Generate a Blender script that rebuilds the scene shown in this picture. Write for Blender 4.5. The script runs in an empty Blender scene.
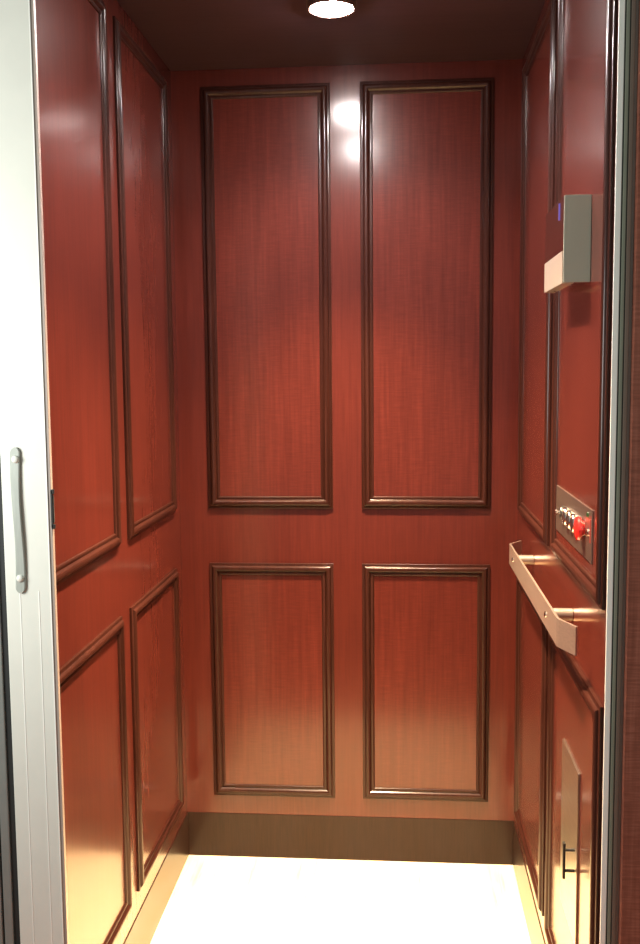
import bpy, bmesh, math
from mathutils import Vector, Matrix

S = 0.9144          # one unit below = the width of the cab, 36 inches
scn = bpy.context.scene
COL = scn.collection

# ------------------------------------------------------------------ materials
def new_mat(name):
    m = bpy.data.materials.new(name); m.use_nodes = True
    nt = m.node_tree
    return m, nt, nt.nodes['Principled BSDF']

def setp(b, **k):
    names = dict(color='Base Color', rough='Roughness', metal='Metallic', spec='Specular IOR Level',
                 coat='Coat Weight', coat_rough='Coat Roughness', coat_ior='Coat IOR', ior='IOR',
                 emis='Emission Color', emis_s='Emission Strength', aniso='Anisotropic')
    for a, v in k.items():
        if a in ('color', 'emis'): v = (*v, 1)
        b.inputs[names[a]].default_value = v

def ramp(nt, fac, stops):
    r = nt.nodes.new('ShaderNodeValToRGB')
    cr = r.color_ramp
    cr.elements[0].position, cr.elements[0].color = stops[0][0], (*stops[0][1], 1)
    cr.elements[1].position, cr.elements[1].color = stops[-1][0], (*stops[-1][1], 1)
    for p, c in stops[1:-1]:
        e = cr.elements.new(p); e.color = (*c, 1)
    nt.links.new(fac, r.inputs[0])
    return r.outputs[0]

def noise(nt, vec, scale3, scale, detail=4, rough=.55):
    mp = nt.nodes.new('ShaderNodeMapping'); mp.inputs['Scale'].default_value = scale3
    nt.links.new(vec, mp.inputs['Vector'])
    n = nt.nodes.new('ShaderNodeTexNoise')
    n.inputs['Scale'].default_value = scale; n.inputs['Detail'].default_value = detail
    n.inputs['Roughness'].default_value = rough
    nt.links.new(mp.outputs[0], n.inputs['Vector'])
    return n.outputs[0]

def math_n(nt, op, a, b):
    n = nt.nodes.new('ShaderNodeMath'); n.operation = op
    for i, v in enumerate((a, b)):
        if isinstance(v, (int, float)): n.inputs[i].default_value = v
        else: nt.links.new(v, n.inputs[i])
    return n.outputs[0]

def wood(name, dark, mid, light, rough=.4, coat=1, coat_rough=.175, weave=.25, vertical=True, bump=0, coat_ior=1.42):
    m, nt, b = new_mat(name)
    tc = nt.nodes.new('ShaderNodeNewGeometry').outputs['Position']
    st = (1, 1, .045) if vertical else (.05, 1, 1)
    cx = (1, 1, .35) if vertical else (.4, 1, 1)
    a = noise(nt, tc, st, 150, 4, .55)
    c = noise(nt, tc, st, 60, 3)
    d = noise(nt, tc, cx, 7, 3)
    w = noise(nt, tc, (.08, .08, 1) if vertical else (1, .1, 1), 300, 2)
    f = math_n(nt, 'MULTIPLY', a, .38)
    f = math_n(nt, 'ADD', f, math_n(nt, 'MULTIPLY', c, .25))
    f = math_n(nt, 'ADD', f, math_n(nt, 'MULTIPLY', d, .37 - weave * .4))
    f = math_n(nt, 'ADD', f, math_n(nt, 'MULTIPLY', w, weave * .4))
    col = ramp(nt, f, [(.34, dark), (.5, mid), (.66, light)])
    nt.links.new(col, b.inputs['Base Color'])
    setp(b, rough=rough, coat=coat, coat_rough=coat_rough, spec=.06, coat_ior=coat_ior)
    if bump:
        bp = nt.nodes.new('ShaderNodeBump'); bp.inputs['Strength'].default_value = bump
        bp.inputs['Distance'].default_value = .002
        nt.links.new(f, bp.inputs['Height']); nt.links.new(bp.outputs[0], b.inputs['Normal'])
    return m

def plain(name, color, rough=.5, metal=0, coat=0, brushed=None, var=.08, **k):
    m, nt, b = new_mat(name)
    tc = nt.nodes.new('ShaderNodeNewGeometry').outputs['Position']
    n = noise(nt, tc, brushed or (1, 1, 1), 300 if brushed else 25, 3)
    lo = tuple(c * (1 - var) for c in color); hi = tuple(min(1, c * (1 + var)) for c in color)
    nt.links.new(ramp(nt, n, [(.3, lo), (.7, hi)]), b.inputs['Base Color'])
    setp(b, rough=rough, metal=metal, coat=coat, **k)
    return m

def emit(name, color, s):
    m, nt, b = new_mat(name)
    setp(b, color=(0, 0, 0), emis=color, emis_s=s, rough=.4)
    return m

WD, WM, WL = (.052, .0094, .0062), (.070, .0125, .0082), (.088, .0160, .0104)
M = {}
M['wall'] = wood('cherry_veneer', WD, WM, WL)
M['panel'] = wood('cherry_veneer_panel', tuple(c * 1.0 for c in WD), tuple(c * 1.02 for c in WM), tuple(c * 1.08 for c in WL), weave=.7)
M['side_panel'] = wood('cherry_veneer_side_panel', WD, WM, WL, weave=.15)
M['moulding'] = wood('dark_stained_moulding', (.018, .0056, .0038), (.027, .0082, .0055), (.038, .0112, .0073), rough=.4, coat_rough=.18, weave=.1, coat=.6, coat_ior=1.33)
M['ceiling'] = wood('dark_ceiling_laminate', (.036, .020, .026), (.047, .027, .034), (.060, .034, .043), rough=.5, coat=.5, coat_rough=.3, vertical=False)
M['kick'] = plain('dark_bronze_kick_strip', (.0185, .0072, .0046), rough=.4, coat=.5, coat_rough=.14, coat_ior=1.27, spec=.15, brushed=(1, 1, .05), var=.2)
M['outer_wood'] = wood('brown_oak_door', (.17, .058, .038), (.26, .090, .058), (.37, .14, .095), rough=.5, coat=.3, coat_rough=.3, weave=1.0)
M['steel'] = plain('brushed_steel', (.50, .44, .38), rough=.30, metal=1, brushed=(.05, .05, 1))
M['plate'] = plain('brushed_bronze_steel', (.27, .215, .18), rough=.36, metal=.95, brushed=(1, .04, 1))
M['rail'] = plain('satin_nickel', (.47, .375, .32), rough=.33, metal=.8, brushed=(1, .05, 1))
M['chrome'] = plain('chrome', (.75, .72, .70), rough=.12, metal=1)
M['boxm'] = plain('satin_steel_cover', (.52, .46, .40), rough=.12, metal=1, var=.03)
M['boxface'] = plain('grey_green_painted_steel', (.36, .37, .29), rough=.4, var=.02)
M['lens_plastic'] = plain('cream_lens_plastic', (.34, .29, .23), rough=.3, coat=.5, var=.02)
M['black'] = plain('black_metal', (.015, .014, .013), rough=.35)
M['blackbtn'] = plain('black_button', (.02, .018, .018), rough=.2, coat=1)
M['rubber'] = plain('black_rubber_seal', (.012, .014, .013), rough=.7)
M['red'] = plain('red_plastic', (.75, .018, .016), rough=.25, coat=1)
M['post'] = plain('off_white_painted_metal', (.66, .66, .59), rough=.4, metal=0, coat=.1, coat_rough=.2, var=.02)
M['handle_metal'] = plain('brushed_handle_metal', (.34, .36, .32), rough=.4, metal=.1, brushed=(1, 1, .1))
M['post_edge'] = plain('pale_metal_edge', (.36, .30, .26), rough=.35, var=.02)
M['groove'] = plain('bright_seam_metal', (.90, .90, .84), rough=.3, var=.01)
M['grey'] = plain('grey_anodised_metal', (.25, .26, .24), rough=.4, metal=.3, var=.04)
M['jamb_white'] = plain('white_strike_strip', (.90, .91, .84), rough=.4, var=.02)
M['jamb_green'] = plain('grey_green_channel', (.22, .24, .18), rough=.4, var=.05)
M['jamb_brown'] = plain('grey_brown_channel', (.17, .13, .10), rough=.4, var=.05)
M['dark_gap'] = plain('dark_groove', (.05, .055, .045), rough=.5)
M['blue'] = emit('blue_indicator', (.12, .11, .55), .9)
M['green'] = emit('green_indicator', (.05, .25, .04), .35)
M['redlight'] = emit('red_indicator', (.8, .12, .07), .6)
M['bulb'] = emit('lamp_lens', (1, .90, .86), 470.0)
M['trimring'] = plain('bronze_trim_ring', (.10, .06, .05), rough=.35, metal=.5)

def floor_mat():
    m, nt, b = new_mat('pale_maple_floor')
    tc = nt.nodes.new('ShaderNodeNewGeometry').outputs['Position']
    a = noise(nt, tc, (1, .06, 1), 60, 5, .6)
    d = noise(nt, tc, (1, .25, 1), 12, 3)
    f = math_n(nt, 'ADD', math_n(nt, 'MULTIPLY', a, .6), math_n(nt, 'MULTIPLY', d, .4))
    col = ramp(nt, f, [(.36, (.70, .55, .30)), (.44, (.80, .68, .44)), (.6, (.86, .78, .58))])
    # plank joints and a few dark knots
    sx = nt.nodes.new('ShaderNodeSeparateXYZ'); nt.links.new(tc, sx.inputs[0])
    fr = math_n(nt, 'FRACT', math_n(nt, 'DIVIDE', math_n(nt, 'ADD', sx.outputs[0], 5.03), .19), 0)
    ln = math_n(nt, 'LESS_THAN', fr, .010)
    v = nt.nodes.new('ShaderNodeTexVoronoi'); v.inputs['Scale'].default_value = 5.5
    nt.links.new(tc, v.inputs['Vector'])
    dot = math_n(nt, 'LESS_THAN', v.outputs['Distance'], .030)
    k = math_n(nt, 'MAXIMUM', math_n(nt, 'MULTIPLY', ln, .35), math_n(nt, 'MULTIPLY', dot, .9))
    mx = nt.nodes.new('ShaderNodeMix'); mx.data_type = 'RGBA'
    nt.links.new(k, mx.inputs[0]); nt.links.new(col, mx.inputs[6]); mx.inputs[7].default_value = (.22, .12, .05, 1)
    nt.links.new(mx.outputs[2], b.inputs['Base Color'])
    setp(b, rough=.45, spec=.4)
    return m
M['floor'] = floor_mat()

# ------------------------------------------------------------------ mesh helpers
def obj(name, bm, m, parent=None, smooth=False, loc=None):
    bmesh.ops.recalc_face_normals(bm, faces=bm.faces)
    org = Vector(loc) * S if loc is not None else Vector((0, 0, 0))
    for v in bm.verts: v.co = v.co * S - org
    me = bpy.data.meshes.new(name); bm.to_mesh(me); bm.free()
    me.materials.append(m if not isinstance(m, str) else M[m])
    if smooth:
        for p in me.polygons: p.use_smooth = True
        me.set_sharp_from_angle(angle=math.radians(38))
    o = bpy.data.objects.new(name, me); COL.objects.link(o)
    o.location = org
    if parent is not None:
        o.parent = parent
        o.location = org - parent.matrix_world.translation if parent.parent is None else org - WORLD[parent.name]
    WORLD[o.name] = org
    return o
WORLD = {}

def thing(name, label, cat, loc, group=None):
    o = bpy.data.objects.new(name, None); COL.objects.link(o)
    o.location = Vector(loc) * S; o.empty_display_size = .05
    o['label'] = label; o['category'] = cat
    if group: o['group'] = group
    WORLD[o.name] = Vector(loc) * S
    o.matrix_world = Matrix.Translation(Vector(loc) * S)
    return o

def box(bm, x0, x1, y0, y1, z0, z1, bev=0):
    r = bmesh.ops.create_cube(bm, size=1)
    vs = r['verts']
    for v in vs:
        v.co = Vector(((x0 + x1) / 2 + v.co.x * (x1 - x0), (y0 + y1) / 2 + v.co.y * (y1 - y0), (z0 + z1) / 2 + v.co.z * (z1 - z0)))
    if bev:
        es = list({e for v in vs for e in v.link_edges})
        bmesh.ops.bevel(bm, geom=es, offset=bev, segments=2, affect='EDGES', profile=.6)
    return bm

def mbox(*a, bev=0): return box(bmesh.new(), *a, bev=bev)

def cyl(bm, p, q, r, seg=28, r2=None):
    p, q = Vector(p), Vector(q); d = q - p
    rot = d.to_track_quat('Z', 'Y').to_matrix().to_4x4()
    bmesh.ops.create_cone(bm, cap_ends=True, segments=seg, radius1=r, radius2=r if r2 is None else r2, depth=d.length,
                          matrix=Matrix.Translation((p + q) / 2) @ rot)
    return bm

def lathe(bm, origin, axis, prof, seg=32):
    """prof: (distance along axis, radius)"""
    rot = Vector(axis).to_track_quat('Z', 'Y').to_matrix()
    rings = []
    for d, r in prof:
        ring = []
        for i in range(seg):
            a = 2 * math.pi * i / seg
            ring.append(bm.verts.new(Vector(origin) + rot @ Vector((r * math.cos(a), r * math.sin(a), d))))
        rings.append(ring)
    for a, b in zip(rings, rings[1:]):
        for i in range(seg):
            bm.faces.new((a[i], a[(i + 1) % seg], b[(i + 1) % seg], b[i]))
    bm.faces.new(rings[0]); bm.faces.new(rings[-1])
    return bm

def prism(bm, pts, z0, z1):
    """vertical prism over an (x,y) outline"""
    lo = [bm.verts.new((x, y, z0)) for x, y in pts]; hi = [bm.verts.new((x, y, z1)) for x, y in pts]
    n = len(pts)
    bm.faces.new(lo); bm.faces.new(hi)
    for i in range(n): bm.faces.new((lo[i], lo[(i + 1) % n], hi[(i + 1) % n], hi[i]))
    return bm

# u along the wall, v up, h out of the wall
SIDE = {'back': lambda u, v, h: (u, -h, v),
        'left': lambda u, v, h: (-.5 + h, -u, v),
        'right': lambda u, v, h: (.5 - h, -u, v)}

PROFILE = [(0, -.001), (0, .0085), (.0012, .010), (.0050, .0108), (.0072, .0112), (.0080, .0140), (.0098, .0180), (.0130, .0212),
           (.0165, .0222), (.0200, .0205), (.0228, .0160), (.0246, .0115), (.0262, .0096), (.0280, .0110),
           (.0305, .0125), (.0330, .0115), (.0348, .0085), (.0358, .0050), (.0360, -.001)]

def moulding(side, u0, u1, v0, v1):
    f = SIDE[side]; bm = bmesh.new()
    rings = []
    for d, h in PROFILE:
        h = h if h < 0 else h * .62
        rings.append([bm.verts.new(f(*p, h)) for p in ((u0 + d, v0 + d), (u1 - d, v0 + d), (u1 - d, v1 - d), (u0 + d, v1 - d))])
    for a, b in zip(rings, rings[1:]):
        for i in range(4):
            bm.faces.new((a[i], a[(i + 1) % 4], b[(i + 1) % 4], b[i]))
    a, b = rings[-1], rings[0]
    for i in range(4): bm.faces.new((a[i], a[(i + 1) % 4], b[(i + 1) % 4], b[i]))
    return bm

def wbox(side, u0, u1, v0, v1, h0, h1, bev=0):
    f = SIDE[side]
    a, b = f(u0, v0, h0), f(u1, v1, h1)
    lo = [min(p, q) for p, q in zip(a, b)]; hi = [max(p, q) for p, q in zip(a, b)]
    return mbox(lo[0], hi[0], lo[1], hi[1], lo[2], hi[2], bev=bev)

def structure(name, bm, m):
    o = obj(name, bm, m); o['kind'] = 'structure'; return o

# ------------------------------------------------------------------ the cab
CEIL = 2.358
FRONT = -1.262
ZSK, LB, LT, UB, UT = .1389, .1983, .9237, 1.0901, 2.3099
W = .03
floor = structure('floor', mbox(-.53, .53, FRONT, .03, -.06, 0), 'floor')
wall_back = structure('wall_back', mbox(-.53, .53, 0, W, 0, CEIL), 'wall')
wall_left = structure('wall_left', mbox(-.5 - W, -.5, FRONT, 0, 0, CEIL), 'wall')
wall_right = structure('wall_right', mbox(.5, .5 + W, FRONT, 0, 0, CEIL), 'wall')
ceiling = structure('ceiling', mbox(-.53, .53, FRONT, .03, CEIL, CEIL + .04), 'ceiling')

T = .002
structure('baseboard_back', mbox(-.5 + T, .5 - T, -T, 0, 0, ZSK, bev=.0008), 'kick')
structure('baseboard_left', mbox(-.5, -.5 + T, FRONT, 0, 0, ZSK, bev=.0008), 'kick')
structure('baseboard_right', mbox(.5 - T, .5, FRONT, 0, 0, ZSK, bev=.0008), 'kick')

def panel(parent, side, u0, u1, v0, v1):
    mo = obj('panel_moulding', moulding(side, u0, u1, v0, v1), 'moulding', parent, smooth=True)
    i = .034
    obj('wood_panel', wbox(side, u0 + i, u1 - i, v0 + i, v1 - i, -.001, .0025), 'panel' if side == 'back' else 'side_panel', parent)

for u0, u1 in ((-.4137, -.0406), (.0449, .4211)):
    panel(wall_back, 'back', u0, u1, LB, LT); panel(wall_back, 'back', u0, u1, UB, UT)
for u0, u1 in ((.0903, .5833), (.6641, 1.175)):
    panel(wall_left, 'left', u0, u1, LB, LT); panel(wall_left, 'left', u0, u1, UB, UT)
for u0, u1 in ((.0939, .632), (.702, 1.2491)):
    panel(wall_right, 'right', u0, u1, LB, LT); panel(wall_right, 'right', u0, u1, UB, UT)

# ------------------------------------------------------------------ ceiling lights
def lamp(y, label):
    t = thing('ceiling_light', label, 'ceiling light', (-.003, y, CEIL), 'round lights in the cab ceiling')
    bm = lathe(bmesh.new(), (-.003, y, CEIL), (0, 0, -1), [(0, .060), (.006, .059), (.012, .0565), (.0135, .054), (.012, .0520), (.001, .0505)], 48)
    obj('trim_ring', bm, 'trimring', t, smooth=True)
    bm = lathe(bmesh.new(), (-.003, y, CEIL), (0, 0, -1), [(.0012, .0500), (.008, .0480), (.016, .0400), (.0215, .0270), (.0240, .0140), (.0246, .003)], 40)
    obj('lens', bm, 'bulb', t, smooth=True)
    for nm, e, ang, c in (('beam', BEAM, 80, (1, .69, .37)), ('spill', SPILL, 136, (1, .84, .80))):
        L = bpy.data.lights.new(nm, 'SPOT'); L.energy = e; L.color = c
        L.spot_size = math.radians(ang); L.spot_blend = 1.0 if nm == 'beam' else .55; L.shadow_soft_size = .035
        lo = bpy.data.objects.new(nm, L); COL.objects.link(lo)
        lo.location = Vector((-.003, y, CEIL - .027)) * S
BEAM, SPILL = 660, 60
lamp(-.47, 'round recessed downlight glowing in the dark ceiling near the back wall')
lamp(-1.0, 'round recessed downlight in the dark ceiling near the cab entrance')

# ------------------------------------------------------------------ handrail on the right wall
RZ = 1.006
t = thing('handrail', 'short flat satin metal grab bar on the right wall below the button plate', 'handrail', (.5, -.65, RZ))
cl = [(.485, -.219), (.4525, -.264), (.4500, -.272), (.4500, -1.072), (.4522, -1.081), (.4735, -1.136)]
th = .0045
def offset(pts, d):
    out = []
    for i, p in enumerate(pts):
        a = Vector(pts[max(i - 1, 0)]); b = Vector(pts[min(i + 1, len(pts) - 1)])
        n = (b - a).normalized(); n = Vector((-n.y, n.x))
        out.append(tuple(Vector(p) + n * d))
    return out
pts = offset(cl, th / 2) + offset(cl, -th / 2)[::-1]
bm = prism(bmesh.new(), pts, RZ - .0265, RZ + .0265)
obj('grab_bar', bm, 'rail', t)
for y in (-.358, -.937):
    bm = bmesh.new()
    lathe(bm, (.4522, y, RZ), (1, 0, 0), [(0, .0125), (.0200, .0125), (.0203, .0119), (.0212, .0119), (.0215, .0125), (.0470, .0125)], 32)
    p = obj('standoff_post', bm, 'rail', t, smooth=True)
    bm = lathe(bmesh.new(), (.4478, y, RZ), (-1, 0, 0), [(0, .0062), (.0018, .0060), (.0030, .0045), (.0034, .0010)], 24)
    obj('screw_head', bm, 'chrome', p, smooth=True)

# ------------------------------------------------------------------ control panel
PX = .4950
t = thing('control_panel', 'brushed metal plate with key switch, dark round buttons and red stop knob on right wall', 'control panel', (.5, -.94, 1.149))
obj('face_plate', mbox(PX, .4985, -1.146, -.745, 1.1480, 1.2440, bev=.0012), 'plate', t)
bz = 1.1975
bm = lathe(bmesh.new(), (PX, -.848, bz), (-1, 0, 0), [(0, .0150), (.003, .0150), (.005, .0130), (.008, .0120), (.009, .009)], 28)
k = obj('key_switch', bm, 'black', t, smooth=True)
bm = lathe(bmesh.new(), (PX - .0085, -.838, bz), (-1, 0, 0), [(0, .0040), (.004, .0040), (.005, .006), (.008, .006), (.009, .003)], 20)
obj('key_barrel', bm, 'chrome', k, smooth=True)
for y in (-.897, -.943, -.989):
    bm = lathe(bmesh.new(), (PX, y, bz), (-1, 0, 0), [(0, .0190), (.006, .0190), (.009, .0175), (.0095, .0155), (.006, .0150)], 32)
    b = obj('floor_button', bm, 'chrome', t, smooth=True)
    bm = lathe(bmesh.new(), (PX - .005, y, bz), (-1, 0, 0), [(0, .0148), (.0035, .0146), (.005, .012), (.0052, .002)], 28)
    obj('button_face', bm, 'blackbtn', b, smooth=True)
bm = lathe(bmesh.new(), (PX, -1.066, bz + .002), (-1, 0, 0), [(0, .014), (.004, .014), (.005, .0205), (.009, .0225), (.013, .0215), (.0155, .016), (.0165, .006)], 32)
obj('stop_knob', bm, 'red', t, smooth=True)
bm = lathe(bmesh.new(), (PX, -1.112, bz + .002), (-1, 0, 0), [(0, .0065), (.003, .0062), (.004, .003)], 20)
obj('indicator_light', bm, 'chrome', t, smooth=True)
bm = lathe(bmesh.new(), (PX, -1.108, bz + .034), (-1, 0, 0), [(0, .0055), (.002, .0050), (.003, .002)], 20)
obj('indicator_light', bm, 'green', t, smooth=True)
obj('indicator_strip', mbox(PX - .0015, PX + .001, -1.137, -1.130, 1.184, 1.226, bev=.0006), 'redlight', t)

# ------------------------------------------------------------------ wall box above
t = thing('emergency_light', 'grey metal box fixed to the right wall near the top, blue light on its face', 'emergency light box', (.5, -.96, 1.645))
BX, BY0, BY1, BZ0, BZ1 = .4495, -1.073, -.848, 1.647, 1.800
obj('box_cover', mbox(BX, .4980, BY0, BY1, BZ0, BZ1, bev=.0012), 'boxm', t)
obj('front_cover', mbox(BX, .4972, BY0 - .0035, BY0 - .0002, BZ0, BZ1, bev=.0006), 'boxface', t)
obj('lamp_lens', mbox(BX - .0012, BX + .020, BY0 + .004, BY1 - .002, BZ0 - .0012, 1.7035, bev=.0006), 'lens_plastic', t)
obj('back_plate', mbox(.4975, .5, BY0 - .0012, BY1 + .001, BZ0 + .002, BZ1 - .002), 'black', t)
obj('indicator_light', mbox(BX - .0012, BX + .001, -1.026, -1.019, 1.764, 1.794, bev=.0005), 'blue', t)
for x, y in ((.462, -.90), (.474, -1.01)):
    obj('screw_head', lathe(bmesh.new(), (x, y, BZ0 + .0003), (0, 0, -1), [(0, .0035), (.0015, .0032), (.0025, .001)], 16), 'chrome', t, smooth=True)

# ------------------------------------------------------------------ phone cabinet low on the right wall
t = thing('access_panel', 'tall brushed metal cover plate with a small black pull low on the right wall', 'access panel', (.5, -.97, .382))
obj('frame', mbox(.4960, .4985, -1.066, -.880, .382, .731, bev=.0006), 'plate', t)
d = obj('door', mbox(.4935, .4960, -1.0645, -.8815, .3835, .7295, bev=.0008), 'steel', t)
bm = bmesh.new()
for z in (.527, .569): cyl(bm, (.4940, -1.044, z), (.474, -1.044, z), .0030, 14)
box(bm, .4705, .4755, -1.0485, -1.0395, .512, .584, bev=.0008)
obj('pull_handle', bm, 'black', d)

# ------------------------------------------------------------------ right jamb and the wooden front beyond it
j = structure('trim_1', mbox(.4985, .5285, -1.268, FRONT - .0005, -.06, 2.6, bev=.0008), 'grey')
obj('white_strip', mbox(.4975, .5070, -1.2705, -1.2675, -.06, 2.6, bev=.001), 'jamb_white', j)
obj('dark_groove', mbox(.5070, .5095, -1.2682, -1.2675, -.06, 2.6), 'dark_gap', j)
obj('green_channel', mbox(.5095, .5150, -1.2705, -1.2675, -.06, 2.6, bev=.001), 'jamb_green', j)
obj('second_groove', mbox(.5150, .5170, -1.2682, -1.2675, -.06, 2.6), 'dark_gap', j)
obj('brown_channel', mbox(.5170, .5235, -1.2705, -1.2675, -.06, 2.6, bev=.001), 'jamb_brown', j)
structure('wall_front', mbox(.5290, 1.25, -1.284, FRONT - .0005, -.06, 2.6), 'outer_wood')

# ------------------------------------------------------------------ gate at the left: lead post, folded leaves
GX0, GX1, GY0, GY1 = -.520, -.434, -1.275, -1.2640
t = thing('folding_gate', 'pale metal gate post with a strap handle at the left edge of the opening', 'gate', (-.48, -1.27, -.05))
g = bmesh.new()
box(g, GX0, GX1 - .0065, GY0, GY1, -.05, 2.55, bev=.0015)
post = obj('lead_post', g, 'post', t)
obj('edge_strip', mbox(GX1 - .0065, GX1, GY0 + .0015, GY1, -.05, 2.55, bev=.001), 'post_edge', post)
for x in (-.4948, -.4615):
    obj('seam', mbox(x - .0007, x + .0007, GY0 - .0006, GY0 + .002, -.05, 1.12), 'groove', post)
obj('seam', mbox(GX1 - .0075, GX1 - .006, GY0 - .0006, GY0 + .002, -.05, 2.5), 'groove', post)
# wavy strap handle
bm = bmesh.new()
n = 100; hx = -.4925; z0, z1 = 1.117, 1.368
rows = []
for i in range(n + 1):
    s = i / n; z = z0 + (z1 - z0) * s
    bow = math.sin(math.pi * s) ** 2
    wave = .0018 * math.sin(2 * math.pi * s)
    hw = .0088 - .0018 * bow
    if s < .04 or s > .96: hw *= math.sqrt(max(.10, 1 - ((.04 - s) / .04 if s < .04 else (s - .96) / .04) ** 2))
    yy = GY0 - .0035 - .0020 * bow
    c = hx + wave
    rows.append([bm.verts.new((c + a * hw, yy + b, z)) for a, b in ((-1, 0), (-.8, -.0012), (.8, -.0012), (1, 0), (1, .0034), (-1, .0034))])
for a, b in zip(rows, rows[1:]):
    for i in range(6): bm.faces.new((a[i], a[(i + 1) % 6], b[(i + 1) % 6], b[i]))
bm.faces.new(rows[0]); bm.faces.new(rows[-1])
h = obj('strap_handle', bm, 'handle_metal', t)
for z in (1.143, 1.348):
    obj('screw_head', lathe(bmesh.new(), (hx + .0008, GY0 - .0050, z), (0, -1, 0), [(-.004, .0066), (.0005, .0066), (.0025, .0058), (.0040, .0036), (.0044, .0006)], 24), 'post', h, smooth=True)
bm = bmesh.new()
for z in (1.232, 1.292): box(bm, GX1 - .0015, GX1 + .0045, GY0 + .001, GY1 - .004, z - .004, z + .004, bev=.0006)
box(bm, GX1 - .0015, GX1 + .0012, GY0 + .001, GY1 - .004, 1.230, 1.294)
lt = obj('latch_keeper', bm, 'black', t)
obj('latch_bolt', mbox(GX1 + .001, GX1 + .0035, GY0 + .004, GY1 - .006, 1.238, 1.286, bev=.0005), 'grey', lt)
# folded leaves beyond the post
obj('seal_strip', mbox(-.5315, -.5205, -1.270, -1.2635, -.05, 2.55), 'rubber', t)
for i, (xa, xb, ya) in enumerate(((-.5485, -.5325, -1.274), (-.5640, -.5520, -1.276), (-.5800, -.5660, -1.273))):
    obj('folded_leaf', mbox(xa, xb, ya, -1.2635, -.05, 2.55, bev=.002), 'grey', t)
obj('seal_strip', mbox(-.5518, -.5487, -1.268, -1.2635, -.05, 2.55), 'rubber', t)
structure('floor_2', mbox(-2.2, 2.2, -6, -1.30, -.10, -.06), 'outer_wood')
structure('trim_2', mbox(-.80, -.585, -1.281, FRONT - .0005, -.06, 2.6), 'grey')

# ------------------------------------------------------------------ light of the hall in front of the cab
def area(name, loc, rot, sx, sy, e, color):
    L = bpy.data.lights.new(name, 'AREA'); L.shape = 'RECTANGLE'; L.size = sx; L.size_y = sy; L.energy = e; L.color = color
    o = bpy.data.objects.new(name, L); COL.objects.link(o); o.location = loc; o.rotation_euler = rot
    return o
area('hall_fill_light', (-1.02, -1.74, 1.38), (math.radians(90), 0, math.radians(-45)), .4, .5, 16, (.97, 1.0, .97))  # added fill lamp, not a window; brightens the gate post from the hall side

w = bpy.data.worlds.new('hall_ambient'); scn.world = w; w.use_nodes = True
bg = w.node_tree.nodes['Background']; bg.inputs[0].default_value = (.80, .88, .82, 1); bg.inputs[1].default_value = .32

# ------------------------------------------------------------------ camera
F, YAW, PITCH, ROLL = 988.107, .0814, -.0995, -.0088
cy, sy = math.cos(YAW), math.sin(YAW)
fw = Vector((-sy * math.cos(PITCH), cy * math.cos(PITCH), math.sin(PITCH)))
rt = Vector((cy, sy, 0)); up = rt.cross(fw)
r2 = rt * math.cos(ROLL) + up * math.sin(ROLL); u2 = up * math.cos(ROLL) - rt * math.sin(ROLL)
cam = bpy.data.cameras.new('camera'); co = bpy.data.objects.new('camera', cam); COL.objects.link(co)
mw = Matrix((r2, u2, -fw)).transposed().to_4x4()
mw.translation = Vector((.1583, -2.9014, 1.4885)) * S
co.matrix_world = mw
cam.sensor_fit = 'VERTICAL'; cam.sensor_height = 24; cam.lens = F / 944 * 24
cam.clip_start = .02
scn.camera = co

vs = scn.view_settings
vs.view_transform = 'Standard'; vs.look = 'None'; vs.gamma = 1; vs.use_curve_mapping = False; vs.exposure = 0
scn.cycles.max_bounces = 10
scn.cycles.use_denoising = True
